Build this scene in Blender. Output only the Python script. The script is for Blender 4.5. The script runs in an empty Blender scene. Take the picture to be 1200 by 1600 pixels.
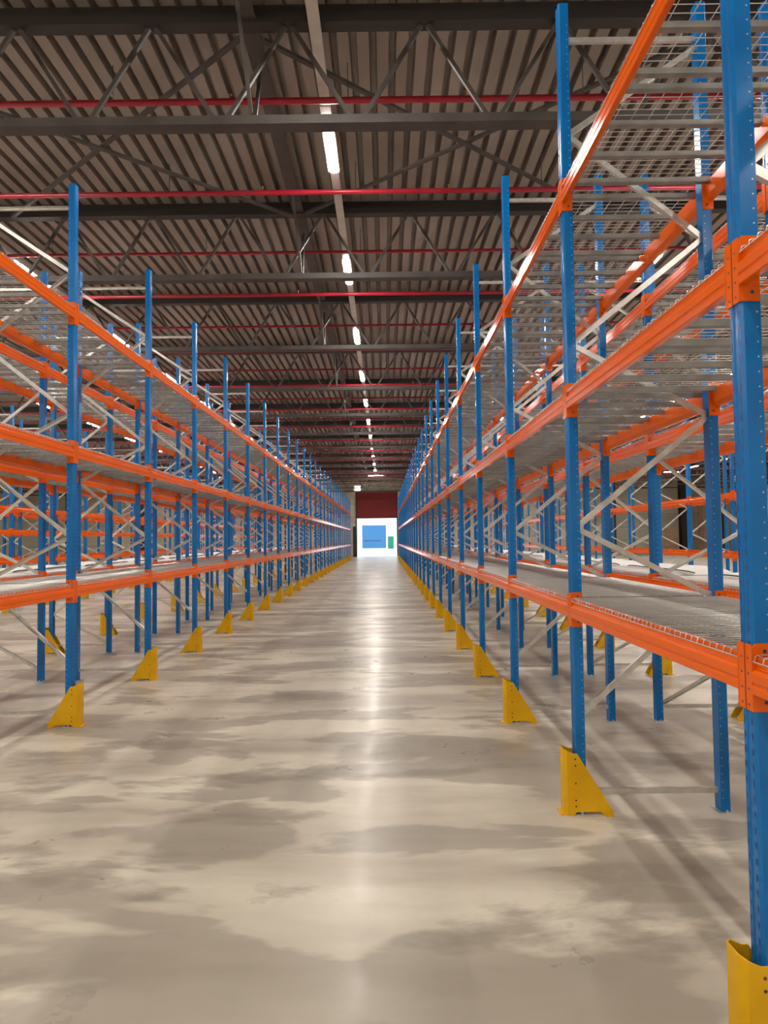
import bpy, bmesh, math, random
from mathutils import Vector, Matrix
random.seed(7)
SC = bpy.context.scene
COL = SC.collection

# ------------------------------------------------------------------ camera
F_PX, PITCH, YAW, ROLL, CAM_H = 1051.2, 0.0406, 0.0004, 0.0120, 1.75
cam_d = bpy.data.cameras.new('camera')
cam_d.sensor_fit = 'VERTICAL'
cam_d.sensor_height = 36.0
cam_d.lens = F_PX * 36.0 / 1600.0
cam_d.clip_start = 0.02
cam_d.clip_end = 400
cam = bpy.data.objects.new('camera', cam_d)
COL.objects.link(cam)
_R = Vector((math.cos(YAW), math.sin(YAW), 0))
_Y = Vector((-math.sin(YAW), math.cos(YAW), 0))
_F = _Y * math.cos(PITCH) + Vector((0, 0, math.sin(PITCH)))
_U = -_Y * math.sin(PITCH) + Vector((0, 0, math.cos(PITCH)))
cr = _R * math.cos(ROLL) - _U * math.sin(ROLL)
cu = _U * math.cos(ROLL) + _R * math.sin(ROLL)
cam.matrix_world = Matrix(((cr.x, cu.x, -_F.x, 0), (cr.y, cu.y, -_F.y, 0),
                           (cr.z, cu.z, -_F.z, CAM_H), (0, 0, 0, 1)))
SC.camera = cam

# ------------------------------------------------------------------ world, exposure
SC.view_settings.view_transform = 'Standard'
SC.view_settings.look = 'None'
SC.view_settings.gamma = 1.0
SC.view_settings.use_curve_mapping = False
SC.view_settings.exposure = 0.0
LAMP_STRENGTH = 222.0
SKY_STRENGTH = 3.2
w = bpy.data.worlds.new('daylight')
SC.world = w
w.use_nodes = True
bg = w.node_tree.nodes['Background']
bg.inputs['Color'].default_value = (0.86, 0.93, 1.0, 1)
bg.inputs['Strength'].default_value = SKY_STRENGTH

# ------------------------------------------------------------------ materials
def mat(name, color, rough=0.5, metal=0.0, spec=0.5, emit=None, emit_s=0.0, coat=0.0):
    m = bpy.data.materials.new(name)
    m.use_nodes = True
    b = m.node_tree.nodes['Principled BSDF']
    b.inputs['Base Color'].default_value = (*color, 1)
    b.inputs['Roughness'].default_value = rough
    b.inputs['Metallic'].default_value = metal
    b.inputs['Specular IOR Level'].default_value = spec
    b.inputs['Coat Weight'].default_value = coat
    b.inputs['Coat Roughness'].default_value = 0.12
    if emit:
        b.inputs['Emission Color'].default_value = (*emit, 1)
        b.inputs['Emission Strength'].default_value = emit_s
    return m

def vary(m, c1, c2, scale=6.0, detail=4.0, lo=0.35, hi=0.65, stretch=(1, 1, 1), rough=None):
    """Mottles a material's own colour with noise in object space."""
    nt = m.node_tree
    b = nt.nodes['Principled BSDF']
    tc = nt.nodes.new('ShaderNodeTexCoord')
    mp = nt.nodes.new('ShaderNodeMapping')
    mp.inputs['Scale'].default_value = stretch
    nz = nt.nodes.new('ShaderNodeTexNoise')
    nz.inputs['Scale'].default_value = scale
    nz.inputs['Detail'].default_value = detail
    mr = nt.nodes.new('ShaderNodeMapRange')
    mr.inputs['From Min'].default_value = lo
    mr.inputs['From Max'].default_value = hi
    mx = nt.nodes.new('ShaderNodeMix')
    mx.data_type = 'RGBA'
    mx.inputs['A'].default_value = (*c1, 1)
    mx.inputs['B'].default_value = (*c2, 1)
    nt.links.new(tc.outputs['Object'], mp.inputs['Vector'])
    nt.links.new(mp.outputs['Vector'], nz.inputs['Vector'])
    nt.links.new(nz.outputs['Fac'], mr.inputs['Value'])
    nt.links.new(mr.outputs['Result'], mx.inputs['Factor'])
    nt.links.new(mx.outputs['Result'], b.inputs['Base Color'])
    if rough:
        r2 = nt.nodes.new('ShaderNodeMapRange')
        r2.inputs['To Min'].default_value, r2.inputs['To Max'].default_value = rough
        nt.links.new(nz.outputs['Fac'], r2.inputs['Value'])
        nt.links.new(r2.outputs['Result'], b.inputs['Roughness'])
    return m

M = {}
M['blue'] = vary(mat('blue_powder_coat', (0.001, 0.15, 0.46), 0.20, spec=0.38), (0.001, 0.135, 0.43), (0.001, 0.165, 0.50), 3.0)
M['orange'] = vary(mat('orange_powder_coat', (0.80, 0.125, 0.002), 0.15, spec=0.34), (0.77, 0.118, 0.002), (0.84, 0.135, 0.003), 2.0)
M['yellow'] = vary(mat('yellow_paint', (0.72, 0.40, 0.002), 0.42, spec=0.3), (0.66, 0.36, 0.002), (0.76, 0.43, 0.003), 5.0)
M['galv'] = vary(mat('galvanised_steel', (0.52, 0.51, 0.48), 0.34, 0.75), (0.58, 0.57, 0.54), (0.74, 0.73, 0.70), 14.0, rough=(0.22, 0.42))
M['wire'] = mat('zinc_plated_wire', (0.70, 0.70, 0.68), 0.28, 0.85)
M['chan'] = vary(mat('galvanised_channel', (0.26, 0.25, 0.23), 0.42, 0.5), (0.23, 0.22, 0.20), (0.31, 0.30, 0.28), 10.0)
M['slot'] = mat('dark_punched_slot', (0.004, 0.03, 0.11), 0.6)
M['glint_dot'] = mat('hole_glint_dot', (0.50, 0.52, 0.55), 0.35, 0.6)  # pale dots paint the light showing at the posts' side holes
M['hole'] = mat('dark_bolt_hole', (0.10, 0.035, 0.004), 0.7)
M['lampbody'] = mat('white_lamp_housing', (0.72, 0.70, 0.66), 0.45)
M['rail'] = vary(mat('grey_cable_rail', (0.45, 0.43, 0.40), 0.45, 0.4), (0.58, 0.55, 0.52), (0.68, 0.65, 0.61), 4.0)
M['tube'] = mat('lit_tube', (0.9, 0.9, 0.9), 0.4, emit=(1.0, 0.93, 0.84), emit_s=LAMP_STRENGTH)
M['sign'] = mat('lit_wall_lamp', (0.9, 0.9, 0.9), 0.4, emit=(1.0, 0.97, 0.9), emit_s=8.0)
M['steel'] = vary(mat('dark_painted_steel', (0.06, 0.05, 0.047), 0.5), (0.052, 0.043, 0.040), (0.078, 0.066, 0.062), 3.0)
M['darksteel'] = mat('near_black_steel', (0.028, 0.023, 0.022), 0.5)
M['pipe'] = vary(mat('red_pipe_paint', (0.42, 0.012, 0.035), 0.35), (0.38, 0.010, 0.03), (0.46, 0.015, 0.04), 2.0)
M['deck'] = vary(mat('roof_sheet', (0.30, 0.265, 0.235), 0.42, 0.15), (0.27, 0.235, 0.21), (0.34, 0.30, 0.27), 0.9)
M['brass'] = mat('brass_sprinkler', (0.6, 0.3, 0.12), 0.3, 0.9)
M['column'] = mat('dark_brown_column', (0.035, 0.024, 0.018), 0.5)
M['doorred'] = vary(mat('red_door_panel', (0.30, 0.008, 0.010), 0.45), (0.27, 0.007, 0.009), (0.33, 0.010, 0.012), 1.2)
M['black'] = mat('black_rubber', (0.01, 0.01, 0.01), 0.7)
M['out_white'] = mat('white_render', (0.88, 0.9, 0.92), 0.7)
M['out_blue'] = mat('blue_shutter', (0.022, 0.13, 0.29), 0.6)
M['out_navy'] = mat('navy_stripe', (0.03, 0.05, 0.13), 0.6)
M['out_green'] = mat('green_door_paint', (0.0, 0.15, 0.085), 0.6)
M['strip_white'] = mat('white_strip', (0.86, 0.86, 0.84), 0.5)
M['card'] = vary(mat('cardboard', (0.33, 0.21, 0.13), 0.8), (0.30, 0.19, 0.12), (0.38, 0.26, 0.17), 2.0)
M['wood'] = vary(mat('pallet_wood', (0.30, 0.20, 0.11), 0.8), (0.26, 0.17, 0.09), (0.36, 0.25, 0.15), 4.0)

def floor_material():
    m = mat('polished_concrete', (0.5, 0.45, 0.38), 0.3)
    nt = m.node_tree; N = nt.nodes; L = nt.links
    b = N['Principled BSDF']
    tc = N.new('ShaderNodeTexCoord')
    def noise(scale, detail, rough=0.5, stretch=(1, 1, 1), dist=0.0, off=(0, 0, 0)):
        mp = N.new('ShaderNodeMapping'); mp.inputs['Scale'].default_value = stretch
        mp.inputs['Location'].default_value = off
        n = N.new('ShaderNodeTexNoise')
        n.inputs['Scale'].default_value = scale; n.inputs['Detail'].default_value = detail
        n.inputs['Roughness'].default_value = rough; n.inputs['Distortion'].default_value = dist
        L.new(tc.outputs['Object'], mp.inputs['Vector']); L.new(mp.outputs['Vector'], n.inputs['Vector'])
        return n.outputs['Fac']
    def rng(v, a, b_, c=0.0, d=1.0):
        r = N.new('ShaderNodeMapRange')
        r.inputs['From Min'].default_value = a; r.inputs['From Max'].default_value = b_
        r.inputs['To Min'].default_value = c; r.inputs['To Max'].default_value = d
        L.new(v, r.inputs['Value']); return r.outputs['Result']
    def mix(f, a, b_, t='MIX'):
        x = N.new('ShaderNodeMix'); x.data_type = 'RGBA'; x.blend_type = t
        L.new(f, x.inputs['Factor'])
        for k, v in (('A', a), ('B', b_)):
            if isinstance(v, tuple): x.inputs[k].default_value = (*v, 1)
            else: L.new(v, x.inputs[k])
        return x.outputs['Result']
    # broad tone drift, hard-edged damp looking patches, long drag smears, fine mottling
    broad = rng(noise(0.30, 3), 0.35, 0.68)
    patch = rng(noise(1.0, 5, 0.52, (0.50, 1.10, 1), 0.3, (3.1, 1.7, 0)), 0.515, 0.545)
    patch2 = rng(noise(1.0, 6, 0.58, (0.70, 1.50, 1), 0.25, (13.4, 7.7, 0)), 0.535, 0.60)
    smear = rng(noise(1.0, 4, 0.55, (0.28, 1.30, 1), 0.2, (9.0, 4.0, 0)), 0.44, 0.62)
    fine = rng(noise(7, 8, 0.7), 0.3, 0.7)
    base = mix(broad, (0.60, 0.56, 0.46), (0.68, 0.635, 0.525))
    c = mix(rng(smear, 0, 1, 0, 0.72), base, (0.33, 0.285, 0.225))
    c = mix(rng(patch, 0, 1, 0, 0.62), c, (0.25, 0.22, 0.18))
    c = mix(rng(patch2, 0, 1, 0, 0.68), c, (0.23, 0.20, 0.16))
    c = mix(rng(fine, 0, 1, 0, 0.20), c, (0.40, 0.36, 0.29))
    L.new(c, b.inputs['Base Color'])
    L.new(rng(noise(2.2, 6, 0.6, (1, 1, 1), 0, (5, 5, 0)), 0.3, 0.7, 0.26, 0.42), b.inputs['Roughness'])
    b.inputs['Specular IOR Level'].default_value = 0.32
    b.inputs['Coat Weight'].default_value = 0.22
    b.inputs['Coat Roughness'].default_value = 0.15
    L.new(rng(noise(1.6, 6, 0.65, (1, 1, 1), 0, (2, 8, 0)), 0.35, 0.65, 0.0, 0.13), b.inputs['Coat Weight'])
    bp = N.new('ShaderNodeBump'); bp.inputs['Strength'].default_value = 0.06
    bp.inputs['Distance'].default_value = 0.01
    L.new(noise(5, 4), bp.inputs['Height']); L.new(bp.outputs['Normal'], b.inputs['Normal'])
    return m
M['floor'] = floor_material()

def panel_material():
    m = mat('beige_wall_panel', (0.42, 0.37, 0.29), 0.6)
    nt = m.node_tree; N = nt.nodes; L = nt.links
    b = N['Principled BSDF']
    tc = N.new('ShaderNodeTexCoord')
    sp = N.new('ShaderNodeSeparateXYZ'); L.new(tc.outputs['Object'], sp.inputs[0])
    md = N.new('ShaderNodeMath'); md.operation = 'MODULO'; md.inputs[1].default_value = 1.35
    L.new(sp.outputs['Z'], md.inputs[0])
    lt = N.new('ShaderNodeMath'); lt.operation = 'LESS_THAN'; lt.inputs[1].default_value = 0.05
    L.new(md.outputs[0], lt.inputs[0])
    x = N.new('ShaderNodeMix'); x.data_type = 'RGBA'
    x.inputs['A'].default_value = (0.78, 0.72, 0.60, 1)
    x.inputs['B'].default_value = (0.45, 0.41, 0.34, 1)
    L.new(lt.outputs[0], x.inputs['Factor'])
    L.new(x.outputs['Result'], b.inputs['Base Color'])
    return m
M['panel'] = panel_material()

# ------------------------------------------------------------------ mesh helpers
class MB:
    """Collects vertices and faces for ONE mesh object."""
    def __init__(s):
        s.v = []; s.f = []; s.mi = []; s.mats = []; s.cur = 0
    def use(s, m):
        if m not in s.mats: s.mats.append(m)
        s.cur = s.mats.index(m); return s
    def add(s, vs, fs):
        o = len(s.v); s.v += [tuple(p) for p in vs]
        for f in fs:
            s.f.append([i + o for i in f]); s.mi.append(s.cur)
    def box(s, x0, x1, y0, y1, z0, z1):
        s.add([(x0, y0, z0), (x1, y0, z0), (x1, y1, z0), (x0, y1, z0), (x0, y0, z1), (x1, y0, z1), (x1, y1, z1), (x0, y1, z1)],
              [(0, 3, 2, 1), (4, 5, 6, 7), (0, 1, 5, 4), (1, 2, 6, 5), (2, 3, 7, 6), (3, 0, 4, 7)])
    def prism(s, pts, fn, a, b, cap=True):
        """pts: 2D outline; fn(u, v, t) -> 3D; swept from t=a to t=b"""
        n = len(pts)
        vs = [fn(u, v, a) for u, v in pts] + [fn(u, v, b) for u, v in pts]
        fs = [(i, (i + 1) % n, n + (i + 1) % n, n + i) for i in range(n)]
        if cap: fs += [tuple(range(n - 1, -1, -1)), tuple(range(n, 2 * n))]
        s.add(vs, fs)
    def rod(s, p, q, r, n=6, cap=False):
        s.path([p, q], r, n, cap)
    def path(s, pts, r, n=6, cap=True):
        pts = [Vector(p) for p in pts]
        vs = []; fs = []
        for i, p in enumerate(pts):
            d = (pts[min(i + 1, len(pts) - 1)] - pts[max(i - 1, 0)]).normalized()
            ref = Vector((0, 0, 1)) if abs(d.z) < 0.9 else Vector((0, 1, 0))
            a = d.cross(ref).normalized(); b = d.cross(a)
            for k in range(n):
                t = 2 * math.pi * k / n + math.pi / n
                vs.append(p + a * math.cos(t) * r + b * math.sin(t) * r)
        for i in range(len(pts) - 1):
            for k in range(n):
                fs.append((i * n + k, i * n + (k + 1) % n, (i + 1) * n + (k + 1) % n, (i + 1) * n + k))
        if cap:
            fs.append(tuple(range(n - 1, -1, -1))); fs.append(tuple(range((len(pts) - 1) * n, len(pts) * n)))
        s.add(vs, fs)
    def bar(s, p, q, w, h, up=(0, 1, 0), outline=None):
        """bar of section w (in plane) by h (along up) from p to q"""
        p = Vector(p); q = Vector(q); d = (q - p); L = d.length; d.normalize()
        u = Vector(up); u = (u - d * u.dot(d)).normalized(); a = d.cross(u)
        ol = outline or [(-w / 2, -h / 2), (w / 2, -h / 2), (w / 2, h / 2), (-w / 2, h / 2)]
        s.prism(ol, lambda x, y, t: p + a * x + u * y + d * t, 0, L)
    def disc(s, c, axis, r, t, n=8):
        c = Vector(c); ax = Vector(axis)
        s.path([c, c + ax * t], r, n, True)
    def mesh(s, name, m=None):
        me = bpy.data.meshes.new(name)
        me.from_pydata(s.v, [], s.f)
        ms = s.mats or [m]
        for k in ms: me.materials.append(k)
        if s.mats: me.polygons.foreach_set('material_index', s.mi)
        bm = bmesh.new(); bm.from_mesh(me)
        bmesh.ops.recalc_face_normals(bm, faces=bm.faces)
        bm.to_mesh(me); bm.free()
        return me

def link(name, me, parent=None, loc=(0, 0, 0), rz=0.0):
    o = bpy.data.objects.new(name, me); COL.objects.link(o)
    o.location = loc; o.rotation_euler = (0, 0, rz)
    if parent: o.parent = parent
    return o
def empty(name, loc=(0, 0, 0), rz=0.0):
    o = bpy.data.objects.new(name, None); COL.objects.link(o)
    o.location = loc; o.rotation_euler = (0, 0, rz); o.empty_display_size = 0.2
    return o
def tag(o, label, cat, group=None, kind=None):
    o['label'] = label; o['category'] = cat
    if group: o['group'] = group
    if kind: o['kind'] = kind
    return o
def struct(name, mb, m=None):
    o = link(name, mb.mesh(name, m)); o['kind'] = 'structure'; return o
def smooth(me):
    me.polygons.foreach_set('use_smooth', [True] * len(me.polygons)); return me

ONES = ['', 'first', 'second', 'third', 'fourth', 'fifth', 'sixth', 'seventh', 'eighth', 'ninth', 'tenth', 'eleventh', 'twelfth',
        'thirteenth', 'fourteenth', 'fifteenth', 'sixteenth', 'seventeenth', 'eighteenth', 'nineteenth']
def ordn(n):
    if n < 20: return ONES[n]
    t, u = divmod(n, 10)
    return (['', '', 'twentieth', 'thirtieth'][t]) if u == 0 else (['', '', 'twenty', 'thirty'][t] + '-' + ONES[u])

# ------------------------------------------------------------------ hall shell
Y0, Y1 = -12.0, 70.0
X0, X1 = -38.0, 38.0
ZR = 7.90
mb = MB(); mb.box(X0 - .3, X1 + .3, Y0 - .3, Y1 + .3, -0.3, 0.0); struct('floor', mb, M['floor'])
# trapezoidal roof sheet, ribs running along the aisle
mb = MB()
P = 0.245; n = int((X1 - X0) / P) + 2
pts = []
for i in range(n):
    x = X0 + i * P
    pts += [(x, 0.0), (x + 0.148, 0.0), (x + 0.163, 0.145), (x + 0.230, 0.145)]
vs = []
for x, dz in pts: vs += [(x, Y0 - .2, ZR + dz), (x, Y1 + .2, ZR + dz)]
fs = [(2 * i, 2 * i + 1, 2 * i + 3, 2 * i + 2) for i in range(len(pts) - 1)]
mb.add(vs, fs)
mb.box(X0 - .3, X1 + .6, Y0 - .3, Y1 + .3, ZR + 0.165, ZR + 0.35)
struct('ceiling', mb, M['deck'])
for nm, b in (('wall_left', (X0 - .3, X0, Y0, Y1)), ('wall_right', (X1, X1 + .3, Y0, Y1)), ('wall_back', (X0 - .3, X1 + .3, Y0 - .3, Y0))):
    mb = MB(); mb.box(b[0], b[1], b[2], b[3], 0, ZR + .16); struct(nm, mb, M['panel'])
# end wall with the dock opening
DX0, DX1, DZ, DT = -2.85, 1.28, 4.0, 6.68
mb = MB()
mb.box(X0, DX0, Y1, Y1 + .3, 0, ZR + .16); mb.box(DX1, X1, Y1, Y1 + .3, 0, ZR + .16); mb.box(DX0, DX1, Y1, Y1 + .3, DT, ZR + .16)
struct('wall_end', mb, M['panel'])
# half-raised red sectional door
door = empty('door_1', (0, 0, 0)); door['kind'] = 'structure'
mb = MB()
for k in range(5):
    z0 = DZ + k * (DT - DZ) / 5
    mb.box(DX0, DX1, Y1 + .04, Y1 + .10, z0 + .008, z0 + (DT - DZ) / 5 - .008)
    mb.box(DX0 + .02, DX1 - .02, Y1 + .055, Y1 + .09, z0 - .01, z0 + .01)
link('door_panel', mb.mesh('door_panel', M['doorred']), door)
mb = MB()
mb.box(DX0, DX1, Y1 + .03, Y1 + .11, DZ - .06, DZ)
link('bottom_seal', mb.mesh('bottom_seal', M['black']), door)
mb = MB()
mb.box(DX0 - .12, DX0, Y1 - .05, Y1 + .12, 0, DT); mb.box(DX1, DX1 + .12, Y1 - .05, Y1 + .12, 0, DT); mb.box(DX0 - .12, DX1 + .12, Y1 - .05, Y1 + .12, DT, DT + .1)
link('door_frame', mb.mesh('door_frame', M['column']), door)

# outside, seen through the open door
mb = MB(); mb.box(-30, 30, Y1 + .3, 120, -0.3, -0.01); struct('ground', mb, M['out_white'])
yb = 92.0
mb = MB(); mb.use(M['out_white']); mb.box(-12, 12, yb, yb + 4, 0, 9)
bld = empty('building', (0, yb, 0)); tag(bld, 'white building across the yard, seen through the open dock door', 'building')
mb2 = MB(); mb2.box(-12, 12, 0, 4, -0.01, 9); link('wall', mb2.mesh('outer_wall', M['out_white']), bld)
mb2 = MB()
for k in range(10): mb2.box(-3.05, 0.2, -.08, 0, .55 + k * .315, .55 + k * .315 + .3)
mb2.box(-3.05, 0.2, -.04, 0, .55, 3.7)
sh = link('shutter', mb2.mesh('shutter', M['out_blue']), bld)
mb2 = MB(); mb2.box(-2.9, -.5, -.10, -.08, 1.52, 1.64); link('stripe', mb2.mesh('stripe', M['out_navy']), sh)
mb2 = MB(); mb2.box(.45, 1.25, -.06, 0, .45, 2.15); link('door', mb2.mesh('side_door', M['out_green']), bld)

# columns on the end wall and pillar beside the door
def h_column(name, x, y, z1, w_, m, label, group=None):
    mb = MB()
    mb.box(-w_ / 2, w_ / 2, -w_ / 2, -w_ / 2 + .03, 0, z1); mb.box(-w_ / 2, w_ / 2, w_ / 2 - .03, w_ / 2, 0, z1)
    mb.box(-.02, .02, -w_ / 2 + .03, w_ / 2 - .03, 0, z1); mb.box(-w_ / 2 - .06, w_ / 2 + .06, -w_ / 2 - .06, w_ / 2 + .06, 0, .02)
    return tag(link(name, mb.mesh(name, m), None, (x, y, 0)), label, 'column', group)
mb = MB(); mb.box(-.32, .32, -.3, .3, 0, ZR)
tag(link('concrete_pillar', mb.mesh('concrete_pillar', M['panel']), None, (-3.45, 69.6, 0)), 'beige pillar just left of the red dock door on the end wall', 'pillar')
h_column('steel_column', -2.99 - .08, 69.0, 3.1, .3, M['column'], 'low dark steel post between the beige pillar and the dock opening')
for k, (x, lb) in enumerate([(29.6, 'dark brown steel column by the end wall, far right'), (22.4, 'dark brown steel column by the end wall, second from the right'),
                             (16.4, 'dark brown steel column by the end wall, right of the dock door'), (-16.5, 'dark brown steel column by the end wall, left of the dock door'),
                             (-24.0, 'dark brown steel column by the end wall, second from the left'), (-31.0, 'dark brown steel column by the end wall, far left')]):
    h_column('steel_column', x, 66.5, ZR - .25, .75, M['column'], lb, 'columns along the end wall')

# ------------------------------------------------------------------ roof structure
TY = [7.52 + 4.52 * k for k in range(-2, 14)]
ZT0, ZT1 = 7.66, 7.90     # top chord
ZB0, ZB1 = 6.47, 6.57     # bottom chord
for ti, y in enumerate(TY):
    vis = ti - 2
    half = min(36.0, max(12.0, 0.62 * y + 6))
    nm = 'roof_truss'
    t = empty(nm, (0, y, ZB0))
    if vis >= 0: lb = 'dark steel roof truss across the hall, %s from the camera' % ordn(vis + 1)
    else: lb = 'dark steel roof truss overhead, above and behind the camera' if vis == -1 else 'dark steel roof truss behind the camera'
    tag(t, lb, 'roof truss', 'roof trusses across the hall')
    mb = MB(); mb.box(-half, half, -.085, .085, ZT0 - ZB0, ZT0 - ZB0 + .02); mb.box(-half, half, -.035, .035, ZT0 - ZB0 + .02, ZT1 - ZB0)
    mb.box(-half, half, -.085, -.075, ZT0 - ZB0 + .02, ZT0 - ZB0 + .12)
    link('top_chord', mb.mesh('top_chord', M['darksteel']), t)
    mb = MB(); mb.box(-half, half, -.09, .09, 0, .012); mb.box(-half, half, -.09, -.08, .012, .10); mb.box(-half, half, .08, .09, .012, .10)
    link('bottom_chord', mb.mesh('bottom_chord', M['steel']), t)
    S = 1.565
    k0 = int(-half / S); k1 = int(half / S)
    single = None if 0 <= vis <= 5 else MB()
    for k in range(k0, k1):
        xt = 0.528 + k * S; xb = xt - S / 2; xn = xt + S / 2
        for (a, b) in ((xt - .04, xb + .04), (xt + .04, xn - .04)):
            if abs(a) > half - .1 or abs(b) > half - .1: continue
            m1 = single or MB()
            m1.bar((a, 0, ZT0 - ZB0), (b, 0, .06), .045, .045)
            if not single:
                if 2 * (k1 - k0) <= 98 or True:
                    link('diagonal', m1.mesh('diagonal', M['steel']), t)
    if single: link('web_bars', single.mesh('web_bars', M['steel']), t)

# long roof beam and knee braces
rb = empty('roof_beam', (-1.5, 0, 0)); tag(rb, 'dark longitudinal roof beam running along under the roof, left of the lights', 'beam')
mb = MB(); mb.box(-.10, .10, Y0 + .02, Y1 - .02, 7.70, 7.725); mb.box(-.03, .03, Y0 + .02, Y1 - .02, 7.725, 7.895)
link('flange_beam', mb.mesh('flange_beam', M['steel']), rb)
for ti, y in enumerate(TY):
    if -1 <= ti - 2 <= 7:
        mb = MB(); mb.bar((0, y - .75, 7.66), (.05, y - .10, 6.59), .04, .04, (1, 0, 0)); link('knee_brace', mb.mesh('knee_brace', M['steel']), rb)
        mb = MB(); mb.bar((0, y + .75, 7.66), (.05, y + .10, 6.59), .04, .04, (1, 0, 0)); link('knee_brace', mb.mesh('knee_brace', M['steel']), rb)
# flat cross bracing between trusses 1 and 2 (and further bays)
def xbrace(xa, xb_, ya, yb_, lb):
    t = empty('wind_brace', ((xa + xb_) / 2, (ya + yb_) / 2, 7.60)); tag(t, lb, 'brace', 'flat cross braces between roof trusses')
    hx = (xb_ - xa) / 2; hy = (yb_ - ya) / 2
    for s, dz in ((1, 0), (-1, .045)):
        mb = MB(); mb.bar((-hx, -s * hy, dz), (hx, s * hy, dz), .06, .04, (0, 0, 1)); link('diagonal_bar', mb.mesh('diagonal_bar', M['steel']), t)
xbrace(-1.35, 3.95, TY[2] + .12, TY[3] - .12, 'crossed dark roof brace right of the nearest light, behind the first truss')
xbrace(-6.65, -1.60, TY[2] + .12, TY[3] - .12, 'crossed dark roof brace left of the nearest light, behind the first truss')
xbrace(-11.9, -6.9, TY[2] + .12, TY[3] - .12, 'crossed dark roof brace at far left behind the first truss')
xbrace(4.1, 9.2, TY[2] + .12, TY[3] - .12, 'crossed dark roof brace at far right behind the first truss')

# red sprinkler pipes across the hall
py = [8.36 + 2.26 * k for k in range(-2, 27)]
for k, y in enumerate(py):
    if y > 69.5: continue
    vis = k - 2
    half = min(36.0, max(12.0, 0.62 * y + 6))
    z = 7.35
    big = vis in (0, 1) or vis % 2 == 1
    t = empty('sprinkler_pipe', (0, y, z))
    lb = ('red sprinkler pipe across the ceiling, %s from the camera' % ordn(vis + 1)) if vis >= 0 else ('red sprinkler pipe overhead above the camera' if vis == -1 else 'red sprinkler pipe overhead, nearly above the viewer')
    tag(t, lb, 'pipe', 'red sprinkler pipes')
    mb = MB(); mb.path([(-half, 0, 0), (half, 0, 0)], .040 if big else .030, 10)
    link('pipe', smooth(mb.mesh('pipe', M['pipe'])), t)
    if 0 <= vis < 8:
        for j in range(-3, 4):
            x = j * 3.0 + 1.1
            mb = MB(); mb.path([(x, 0, .03), (x, 0, .09)], .014, 6); mb.path([(x, 0, .09), (x, 0, .10)], .025, 8)
            link('sprinkler_head', mb.mesh('sprinkler_head', M['brass']), t)
        for j in range(-3, 4):
            x = j * 3.0 - .4
            mb = MB(); mb.rod((x, 0, .03), (x, 0, .495), .006, 5)
            link('hanger', mb.mesh('hanger', M['steel']), t)

# ------------------------------------------------------------------ lights
ZL = 7.40
def tube_mesh(L, r=.064):
    mb = MB(); ol = []
    for k in range(9):
        a = math.pi + math.pi * k / 8
        ol.append((math.cos(a) * r, math.sin(a) * r * .45))
    mb.prism(ol, lambda u, v, t: (u, t, v), -L / 2, L / 2)
    return mb.mesh('lamp_tube', M['tube'])
def body_mesh(L):
    mb = MB(); mb.prism([(-.085, 0), (.085, 0), (.05, .05), (-.05, .05)], lambda u, v, t: (u, t, v), -L / 2 - .03, L / 2 + .03)
    mb.box(-.07, .07, -L / 2 - .28, -L / 2 - .05, .0, .035)
    return mb.mesh('lamp_housing', M['lampbody'])
TUBE, BODY = tube_mesh(1.25), body_mesh(1.25)
AIS = [(-.71, 'centre aisle', 'above the centre aisle'), (-7.35, 'left aisle', 'above the next aisle on the left'), (5.6, 'right aisle', 'above the next aisle on the right'),
       (-13.9, 'outer left aisle', 'above the outer left aisle'), (12.3, 'outer right aisle', 'above the outer right aisle'), (-20.4, 'far left', 'added far out on the left'),
       (18.9, 'far right', 'added far out on the right'), (-27.0, 'leftmost', 'added near the left wall'), (25.4, 'rightmost', 'added near the right wall')]  # far and outermost light rows added to brighten the dark walls
for ax, nm, lb in AIS:
    r = empty('light_rail', (ax, 0, ZL + .052))
    tag(r, 'grey cable rail carrying the ceiling lights %s' % lb, 'light rail')
    mb = MB(); mb.box(-.065, .065, Y0 + .1, 59, 0, .008); mb.box(-.065, -.058, Y0 + .1, 59, .008, .045); mb.box(.058, .065, Y0 + .1, 59, .008, .045)
    link('tray', mb.mesh('tray', M['rail']), r)
    mb = MB()
    for y in TY:
        if y < 59:
            mb.rod((0, y, .008), (0, y, ZT0 - ZL - .055), .008, 5)
    link('hangers', mb.mesh('hangers', M['rail']), r)
    vis = 0; hid = 0
    for k in range(-4, 11):
        y = 9.47 + 4.53 * k
        seen = y > 8 and abs(ax) < .6 * y
        if seen: vis += 1
        else: hid += 1
        t = empty('ceiling_light', (ax, y, ZL))
        if seen: l2 = 'lit tube light %s, %s from the camera' % (lb, ordn(vis))
        else: l2 = 'unseen tube light %s, %s from back wall' % (lb, ordn(hid))
        tag(t, l2, 'ceiling light', 'ceiling lights %s%s' % (lb, '' if seen else ', outside the picture'))
        link('housing', BODY, t); link('diffuser', TUBE, t)
    t = empty('ceiling_light', (ax, 59.3, ZL), math.pi / 2)
    tag(t, 'lit tube light turned crossways at the far end, %s' % lb, 'ceiling light', 'crossways lights at the far end')
    link('housing', BODY, t); link('diffuser', TUBE, t)
t = empty('wall_lamp', (-2.75, Y1, 7.05)); tag(t, 'square lit lamp on the end wall above the dock door, left corner', 'lamp')
mb = MB(); mb.box(-.32, .32, -.08, 0, -.32, .32); link('housing', mb.mesh('wl_housing', M['lampbody']), t)
mb = MB(); mb.box(-.28, .28, -.10, -.08, -.28, .28); link('lit_panel', mb.mesh('wl_panel', M['sign']), t)
t = empty('wall_lamp', (28.2, Y1 - .0, 7.05)); tag(t, 'round lit lamp high on the end wall, far right', 'lamp')
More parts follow.
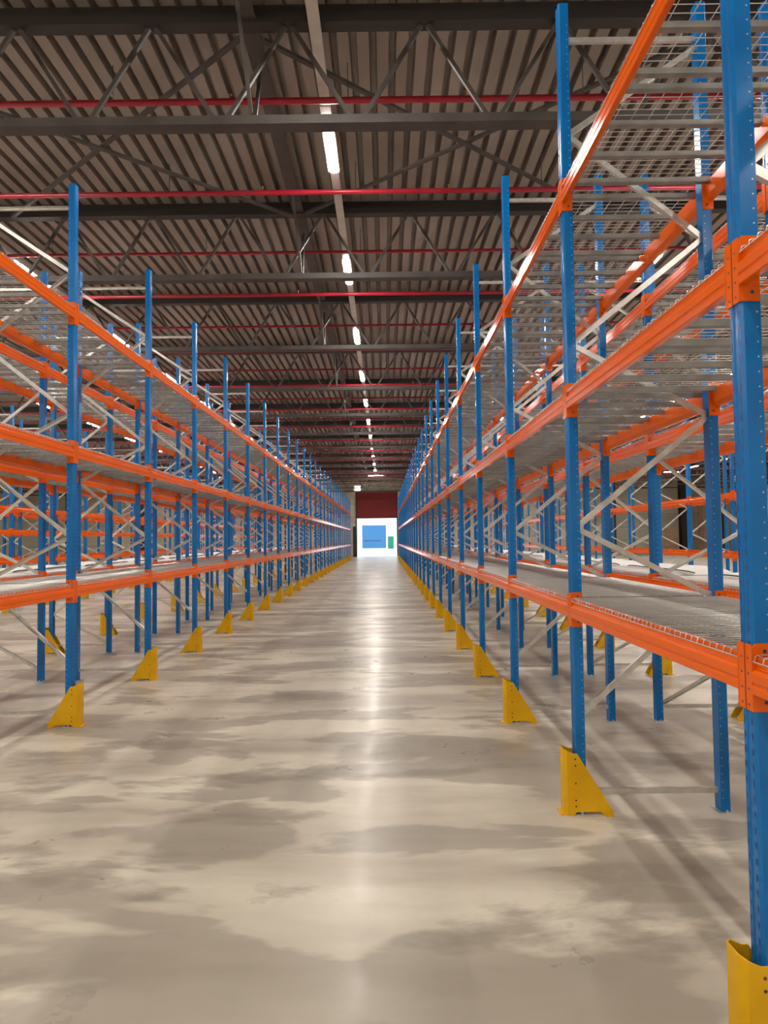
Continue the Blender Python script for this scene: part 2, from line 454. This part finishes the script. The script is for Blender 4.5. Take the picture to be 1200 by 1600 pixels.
mb = MB(); mb.path([(0, 0, 0), (0, -.1, 0)], .38, 20); link('housing', mb.mesh('wl_housing', M['lampbody']), t)
mb = MB(); mb.path([(0, -.1, 0), (0, -.14, 0)], .33, 20); link('lit_panel', mb.mesh('wl_panel', M['sign']), t)

# ------------------------------------------------------------------ racking
SP = 2.1184
HX = 0.457                      # half distance between a frame's two posts
PH = 5.29
YR, YL = 4.3637, 6.5252
LV = [1.177, 2.5255, 3.884]     # underside of the connectors
BO, BH = .055, .121             # beam above connector underside, beam height

def post_outline(s):
    """section of an upright; s=-1: outer face towards -x"""
    o = [(-.0325, -.030), (-.0325, -.014), (-.0285, -.011), (-.0285, .011), (-.0325, .014), (-.0325, .030), (-.023, .040), (.0325, .040), (.0325, -.040), (-.023, -.040)]
    return [(x * -s, y) for x, y in o] if s > 0 else o
def upright_mesh(s, detail):
    mb = MB(); mb.use(M['blue'])
    mb.prism(post_outline(s) if detail else [(-.0325, -.03), (-.023, -.04), (.0325, -.04), (.0325, .04), (-.023, .04), (-.0325, .03)],
             lambda u, v, t: (u, v, t), .006, PH)
    if detail:
        n = int((PH - .15) / .05)
        for k in range(n):
            z = .10 + k * .05
            xo = s * .0325
            mb.use(M['slot'])
            for yy in (-.022, .022):
                e = s * .0008
                w2 = .0038
                vs = [(xo + e, yy - w2, z), (xo + e, yy + w2, z), (xo + e, yy + w2 * .6, z - .018), (xo + e, yy, z - .022), (xo + e, yy - w2 * .6, z - .018), (xo + e, yy, z + .004)]
                mb.add(vs, [(0, 4, 3, 2, 1, 5)])
            mb.use(M['glint_dot'])
            for sy in (-1, 1):
                mb.disc((-s * .020, sy * .040, z - .01), (0, sy, 0), .0031, .0010, 6)
    me = mb.mesh('upright')
    return me
def foot_mesh():
    mb = MB(); mb.box(-.055, .055, -.06, .06, 0, .006)
    mb.disc((.0, .05, .006), (0, 0, 1), .008, .012, 6); mb.disc((.0, -.05, .006), (0, 0, 1), .008, .012, 6)
    return mb.mesh('base_plate', M['galv'])
CH = [(-.017, -.012), (.017, -.012), (.017, .012), (.014, .012), (.014, -.009), (-.014, -.009), (-.014, .012), (-.017, .012)]
NODES = [('h', .13, .13), ('d', .62, 1.38), ('d', 1.80, 1.36), ('d', 1.82, 2.52), ('d', 3.0, 2.54), ('d', 3.02, 3.70), ('d', 4.40, 3.72), ('d', 4.42, 5.0), ('h', 5.06, 5.06)]
def brace_mesh(za, zb, detail=True):
    mb = MB()
    mb.bar((-HX + .03, 0, za), (HX - .03, 0, zb), .034, .024, (0, 1, 0), CH if detail else None)
    return mb.mesh('brace', M['galv'])
UP = {(s, d): upright_mesh(s, d) for s in (-1, 1) for d in (True, False)}
FOOT = foot_mesh()
BR = [(k, brace_mesh(a, b)) for k, a, b in NODES]
BRLOW = brace_mesh(.62, .15)
def far_frame_mesh(low):
    mb = MB(); mb.use(M['blue'])
    for s in (-1, 1):
        mb.prism([(s * HX - .0325, -.03), (s * HX - .023, -.04), (s * HX + .023, -.04), (s * HX + .0325, -.03), (s * HX + .0325, .03), (s * HX + .023, .04), (s * HX - .023, .04), (s * HX - .0325, .03)],
                 lambda u, v, t: (u, v, t), .006, PH)
    mb.use(M['galv'])
    for s in (-1, 1): mb.box(s * HX - .055, s * HX + .055, -.06, .06, 0, .006)
    for k, a, b in NODES: mb.bar((-HX + .03, 0, a), (HX - .03, 0, b), .034, .024)
    if low: mb.bar((-HX + .03, 0, .62), (HX - .03, 0, .15), .034, .024)
    return mb.mesh('upright_frame')
FAR = {False: far_frame_mesh(False), True: far_frame_mesh(True)}

def make_frame(x, y, rz, level, low, label, group):
    if level == 2:
        o = link('upright_frame', FAR[low], None, (x, y, 0), rz); return tag(o, label, 'rack frame', group)
    t = empty('upright_frame', (x, y, 0), rz); tag(t, label, 'rack frame', group)
    for s in (-1, 1):
        u = link('upright', UP[(s, level == 0)], t, (s * HX, 0, 0))
        link('base_plate', FOOT, u)
    for k, me in BR: link('horizontal_tie' if k == 'h' else 'brace', me, t)
    if low: link('brace', BRLOW, t)
    return t

# load beam: origin in the middle of the bay, at the post centre line; outer face towards -x
CL = SP - .08                   # clear length between posts
BP = [(-.010, 0), (-.0375, 0), (-.0405, .003), (-.0405, .028), (-.0365, .031), (-.0365, .038), (-.0405, .041), (-.0405, .070), (-.0375, .075),
      (-.0225, .087), (-.0225, .114), (-.0255, .1155), (-.0255, BH), (.008, BH), (.008, .03)]
def beam_mesh(detail=True):
    mb = MB()
    ol = BP if detail else [(.005, 0), (-.0405, 0), (-.0405, .074), (-.0235, .088), (-.0235, BH), (.005, BH)]
    mb.prism(ol, lambda u, v, t: (u, t, v + BO), -CL / 2 + .004, CL / 2 - .004)
    return mb.mesh('beam_body', M['orange'])
def connector_mesh(s, detail=True):
    """end plate hooked on the post; s=+1 far end"""
    mb = MB(); mb.use(M['orange'])
    y = s * CL / 2
    H = .22
    a, b = sorted((y, y - s * .0045))
    # leg against the side of the post, clipped top corner
    ol = [(-.040, 0), (.030, 0), (.030, H), (-.026, H), (-.040, H - .016)]
    mb.prism(ol, lambda u, v, t: (u, t, v), a, b)
    # leg lapping over the face of the post
    a, b = sorted((y, y + s * .036))
    mb.box(-.0385, -.0345, a, b, .0, H - .004)
    if detail:
        mb.use(M['slot'])
        for z in (.030, .195):
            mb.disc((.004, y - s * .0045, z), (0, -s, 0), .0065, .001, 8)
        for z in (.02, .07, .12, .17):
            mb.disc((-.0385, y + s * .020, z), (-1, 0, 0), .004, .0008, 6)
    return mb.mesh('connector')
BEAM = beam_mesh(); CONN = {s: connector_mesh(s) for s in (-1, 1)}
def far_beam(mb, x, y, z, sgn):
    ol = [(.008, 0), (-.0405, 0), (-.0405, .074), (-.0235, .088), (-.0235, BH), (.008, BH)]
    mb.prism(ol, lambda u, v, t: (x - sgn * u * -1 if False else x + (u if sgn < 0 else -u), y + t, z + v + BO), -CL / 2, CL / 2)
    for s in (-1, 1):
        ya, yb_ = sorted((s * CL / 2 - s * .004, s * CL / 2 + s * .036))
        xa, xb_ = sorted((x + sgn * .0345, x + sgn * .0385))
        mb.box(xa, xb_, y + ya, y + yb_, z, z + .216)
        xa, xb_ = sorted((x + sgn * .038, x - sgn * .03))
        ya, yb_ = sorted((s * CL / 2, s * CL / 2 - s * .004))
        mb.box(xa, xb_, y + ya, y + yb_, z, z + .22)

# wire deck: origin at its middle, on top of the beams
DL = CL / 2 - .014
DW = HX + .030
def wires(mb, cx, cy, cz, n=6, r=.0023):
    k = 20
    for i in range(k + 1):
        y = cy - DL / 2 + .004 + i * (DL - .008) / k
        mb.path([(cx - DW - .006, y, cz - .016), (cx - DW, y, cz + .004), (cx - DW + .008, y, cz + .0075), (cx + DW - .008, y, cz + .0075), (cx + DW, y, cz + .004), (cx + DW + .006, y, cz - .016)], r, n, False)
    for i in range(11):
        x = cx - DW + .012 + i * (2 * DW - .024) / 10
        mb.rod((x, cy - DL / 2, cz + .003), (x, cy + DL / 2, cz + .003), r, n)
    for s in (-1, 1):
        mb.rod((cx + s * (DW + .006), cy - DL / 2, cz - .014), (cx + s * (DW + .006), cy + DL / 2, cz - .014), r, n)
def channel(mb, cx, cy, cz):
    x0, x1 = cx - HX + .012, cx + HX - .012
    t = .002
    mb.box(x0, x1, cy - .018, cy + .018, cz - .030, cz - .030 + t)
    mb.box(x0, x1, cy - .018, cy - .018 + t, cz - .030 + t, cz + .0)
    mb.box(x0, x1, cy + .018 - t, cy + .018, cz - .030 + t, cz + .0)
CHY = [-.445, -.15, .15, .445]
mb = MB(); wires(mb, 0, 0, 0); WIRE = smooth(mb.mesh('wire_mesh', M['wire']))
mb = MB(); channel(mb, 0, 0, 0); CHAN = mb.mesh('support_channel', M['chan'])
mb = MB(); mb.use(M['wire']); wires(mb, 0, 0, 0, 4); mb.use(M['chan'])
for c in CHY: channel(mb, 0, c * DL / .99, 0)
DECKFAR = mb.mesh('wire_deck')

def guard_mesh():
    """folded yellow post guard, front towards -x, open at the top and back"""
    mb = MB(); mb.use(M['yellow'])
    T = .005
    HT = .41
    side = [(-.092, 0), (-.055, 0), (-.035, .022), (.115, .022), (.140, 0), (.190, 0), (.190, .028), (-.028, .385), (-.050, HT - .025), (-.092, HT - .008)]
    for s in (-1, 1):
        a, b = sorted((s * .062, s * (.062 - T)))
        mb.prism(side, lambda u, v, t: (u, t, v), a, b)
        # folded corner and front
        o = [(-.092, s * .062), (-.112, s * .034), (-.107, s * .032), (-.088, s * (.062 - T))]
        mb.add([(x, y, 0) for x, y in o] + [(x, y, HT - (.008 if i in (0, 3) else 0)) for i, (x, y) in enumerate(o)],
               [(0, 1, 5, 4), (1, 2, 6, 5), (2, 3, 7, 6), (3, 0, 4, 7), (4, 5, 6, 7), (3, 2, 1, 0)])
    mb.box(-.112, -.107, -.034, .034, 0, HT)
    mb.box(-.135, -.107, -.05, .05, 0, .006)
    for s in (-1, 1):
        mb.box(.14, .19, min(s * .062, s * .085), max(s * .062, s * .085), 0, .005)
    mb.use(M['hole'])
    for s in (-1, 1):
        for z in (.35, .31, .20, .095, .058):
            mb.disc((-.040, s * .062, z), (0, s, 0), .006, .0008, 8)
    return mb.mesh('post_guard')
GUARD = guard_mesh()

ROWS = {  # x centre, y of frame 1, first/last frame, rz of frame, first visible frame, first visible bay, guard side, phrase, beams, decks
    'RA': dict(x=1.225 + HX, y=YR, a=-1, b=26, rz=0, vf=0, vb=-1, g=-1, ph='first rack row right of aisle', ac=-1),
    'LA': dict(x=-3.035 - HX, y=YL, a=0, b=26, rz=math.pi, vf=1, vb=0, g=1, ph='first rack row left of aisle', ac=1),
    'RB': dict(x=2.587 + HX, y=YR, a=0, b=26, rz=math.pi, vf=1, vb=0, g=1, ph='second rack row right of aisle', ac=1),
    'LB': dict(x=-4.396 - HX, y=YL, a=1, b=26, rz=0, vf=2, vb=1, g=-1, ph='second rack row left of aisle', ac=-1),
    'RC': dict(x=7.76 + HX, y=YR, a=5, b=26, rz=0, vf=6, vb=5, g=-1, ph='third rack row right of aisle', ac=-1),
    'LC': dict(x=-9.50 - HX, y=YL, a=5, b=26, rz=math.pi, vf=6, vb=5, g=1, ph='third rack row left of aisle', ac=1),
    'LD': dict(x=-10.87 - HX, y=YL, a=6, b=26, rz=0, vf=7, vb=6, g=-1, ph='fourth rack row left of aisle', ac=-1),
}
GRP = {'RA': 'right of aisle, first row', 'LA': 'left of aisle, first row', 'RB': 'right of aisle, second row', 'LB': 'left of aisle, second row',
       'RC': 'right of aisle, third row', 'LC': 'left of aisle, third row', 'LD': 'left of aisle, fourth row', 'LE': 'left of aisle, fifth row'}
beams = []; decks = []
for key, R in ROWS.items():
    low = key not in ('RA', 'LA')
    for i in range(R['a'], R['b'] + 1):
        y = R['y'] + SP * (i - 1)
        if i >= R['vf']: lb = '%s blue rack frame from the camera, %s' % (ordn(i - R['vf'] + 1), R['ph'])
        else: lb = 'blue rack frame nearest the viewer, outside the picture, %s' % R['ph'] if i == R['vf'] - 1 else 'blue rack frame beside the viewer, outside the picture, %s' % R['ph']
        lvl = 0 if (i <= 5 and key in ('RA', 'LA', 'RB', 'LB')) else (1 if i <= 11 else 2)
        make_frame(R['x'], y, R['rz'], lvl, low, lb, 'rack frames ' + GRP[key])
        g = R['g']
        o = link('post_guard', GUARD, None, (R['x'] + g * HX, y, 0), 0 if g < 0 else math.pi)
        if i >= R['vf']: lb = 'yellow post guard at the foot of the %s frame, %s' % (ordn(i - R['vf'] + 1), R['ph'])
        else: lb = 'yellow post guard beside the viewer, outside the picture, %s' % R['ph']
        tag(o, lb, 'post guard', 'yellow post guards ' + GRP[key])
    for i in range(R['a'], R['b']):
        y = R['y'] + SP * (i - 1) + SP / 2
        lv = list(enumerate(LV))
        for li, z in lv:
            for s in (-1, 1):
                beams.append((math.hypot(R['x'], y) * (1.0 if key in ('RA', 'LA') else 1.12), key, i, li, s, R['x'] + s * HX, y, z))
            if key in ('RA', 'LA', 'RB', 'LB'):
                for h in (-1, 1):
                    decks.append((math.hypot(R['x'], y) * (1.0 if key in ('RA', 'LA') else 1.12), key, i, li, h, R['x'], y + h * CL / 4, z + BO + BH))
        if key == 'LC':
            for s in (-1, 1): beams.append((99, key, i, 3, s, R['x'] + s * HX, y, 1.93))
LN = ['lowest-level', 'middle-level', 'top-level', 'extra']
beams.sort(key=lambda b: b[0]); decks.sort(key=lambda b: b[0])
NI = 298
for d, key, i, li, s, x, y, z in beams[:NI]:
    R = ROWS[key]
    t = empty('load_beam', (x, y, z), 0 if s < 0 else math.pi)
    if key[1] == 'A': side = 'aisle side' if s == R['ac'] else 'back side'
    else: side = 'far side' if s == R['ac'] else 'near side'
    tag(t, 'orange %s beam, %s, %s bay of %s' % (LN[li], side, ordn(i - R['vb'] + 1), R['ph']), 'beam', 'orange %s beams %s' % (LN[li], GRP[key]))
    link('beam_body', BEAM, t)
    for e in (-1, 1): link('connector', CONN[e], t)
mb = MB()
for d, key, i, li, s, x, y, z in beams[NI:]: far_beam(mb, x, y, z, s)
o = link('load_beam', mb.mesh('far_load_beams', M['orange']))
tag(o, 'orange beams of all the far bays down the hall', 'beams', None, 'stuff')
for n_, (d, key, i, li, h, x, y, z) in enumerate(decks[:NI]):
    R = ROWS[key]
    lb = '%s wire deck, %s half of %s bay, %s' % (LN[li], 'nearer' if h < 0 else 'farther', ordn(i - R['vb'] + 1), R['ph'])
    if n_ < 110:
        t = empty('wire_deck', (x, y, z))
        link('wire_mesh', WIRE, t)
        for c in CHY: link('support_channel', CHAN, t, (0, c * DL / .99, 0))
    else:
        t = link('wire_deck', DECKFAR, None, (x, y, z))
    tag(t, lb, 'wire deck', 'wire decks, %s, %s' % (LN[li], GRP[key]))
mb = MB(); mb.use(M['wire'])
rest = decks[NI:]
for d, key, i, li, h, x, y, z in rest:
    for k in range(21):
        yy = y - DL / 2 + .004 + k * (DL - .008) / 20
        mb.add([(x - DW, yy - .0025, z + .006), (x - DW, yy + .0025, z + .006), (x - DW, yy, z + .010), (x + DW, yy - .0025, z + .006), (x + DW, yy + .0025, z + .006), (x + DW, yy, z + .010)],
               [(0, 1, 4, 3), (1, 2, 5, 4), (2, 0, 3, 5)])
    for k in range(5):
        xx = x - DW + .012 + k * (2 * DW - .024) / 4
        mb.add([(xx - .0025, y - DL / 2, z + .001), (xx + .0025, y - DL / 2, z + .001), (xx, y - DL / 2, z + .005), (xx - .0025, y + DL / 2, z + .001), (xx + .0025, y + DL / 2, z + .001), (xx, y + DL / 2, z + .005)],
               [(0, 1, 4, 3), (1, 2, 5, 4), (2, 0, 3, 5)])
mb.use(M['chan'])
for d, key, i, li, h, x, y, z in rest:
    for c in CHY: mb.box(x - HX + .012, x + HX - .012, y + c - .018, y + c + .018, z - .03, z)
o = link('wire_deck', mb.mesh('far_wire_decks'))
tag(o, 'galvanised wire decks of all the far bays down the hall', 'wire decks', None, 'stuff')

# ------------------------------------------------------------------ raised white strips along the lowest level of the second rows
def strip_mesh(seed, L):
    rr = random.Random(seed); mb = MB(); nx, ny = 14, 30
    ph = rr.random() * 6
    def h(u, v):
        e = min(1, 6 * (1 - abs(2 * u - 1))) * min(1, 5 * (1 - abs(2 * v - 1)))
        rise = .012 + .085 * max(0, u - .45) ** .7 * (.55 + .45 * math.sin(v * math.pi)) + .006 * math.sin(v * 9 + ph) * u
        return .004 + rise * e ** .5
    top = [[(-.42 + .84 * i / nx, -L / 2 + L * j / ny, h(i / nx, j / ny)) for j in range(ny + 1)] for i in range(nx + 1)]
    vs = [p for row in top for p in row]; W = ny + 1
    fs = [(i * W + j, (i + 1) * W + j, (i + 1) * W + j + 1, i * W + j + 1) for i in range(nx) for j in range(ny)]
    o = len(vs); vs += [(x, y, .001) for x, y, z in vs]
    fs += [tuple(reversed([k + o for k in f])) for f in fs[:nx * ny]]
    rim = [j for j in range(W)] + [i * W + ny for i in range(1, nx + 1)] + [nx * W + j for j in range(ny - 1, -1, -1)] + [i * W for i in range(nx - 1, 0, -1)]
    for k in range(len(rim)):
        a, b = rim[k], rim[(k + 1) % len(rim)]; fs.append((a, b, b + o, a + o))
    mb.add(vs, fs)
    st = MB(); iu = .50  # dark line along the middle of the white strip
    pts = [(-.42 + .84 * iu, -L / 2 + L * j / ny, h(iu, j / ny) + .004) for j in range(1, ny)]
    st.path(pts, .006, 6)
    return smooth(mb.mesh('white_strip', M['strip_white'])), st.mesh('strip_line', M['black'])
SH = [strip_mesh(k, CL - .10) for k in range(4)]
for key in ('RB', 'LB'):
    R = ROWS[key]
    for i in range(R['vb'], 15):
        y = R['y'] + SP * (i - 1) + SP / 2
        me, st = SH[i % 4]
        t = empty('white_strip', (R['x'], y, LV[0] + BO + BH + .011), 0 if key == 'RB' else math.pi)
        tag(t, 'white strip on the lowest wire deck, %s bay, %s' % (ordn(i - R['vb'] + 1), R['ph']), 'sheet', 'white strips on the racks, ' + GRP[key])
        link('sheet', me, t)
        if i < 9: link('dark_line', st, t)

# ------------------------------------------------------------------ cardboard loads by the end wall, far right
def pallet_load(x, y, nb, w_, h_, lb):
    t = empty('pallet_load', (x, y, 0)); tag(t, lb, 'pallet', 'cartons stacked by the end wall')
    mb = MB()
    for k in range(5): mb.box(-w_ / 2 + k * w_ / 5, -w_ / 2 + (k + .7) * w_ / 5, -.6, .6, .10, .125)
    for k in (-1, 0, 1): mb.box(k * w_ * .42 - .05, k * w_ * .42 + .05, -.6, .6, 0, .10)
    link('pallet', mb.mesh('pallet', M['wood']), t)
    for a in range(nb):
        for b in (-1, 1):
            mb = MB(); z0 = .126 + a * h_
            xa, xb_ = sorted((b * .01, b * w_ / 2)); mb.box(xa, xb_, -.58, .58, z0, z0 + h_ - .012)
            link('carton', mb.mesh('carton', M['card']), t)
for x, y, nb, lb in ((31.4, 65.0, 6, 'stack of brown cartons on a pallet just right of the far right column'), (33.6, 65.2, 5, 'shorter stack of brown cartons beside the right wall'),
                     (27.5, 65.5, 4, 'low stack of brown cartons left of the far right column')):
    pallet_load(x, y, nb, 1.7, .8 if nb > 4 else .6, lb)
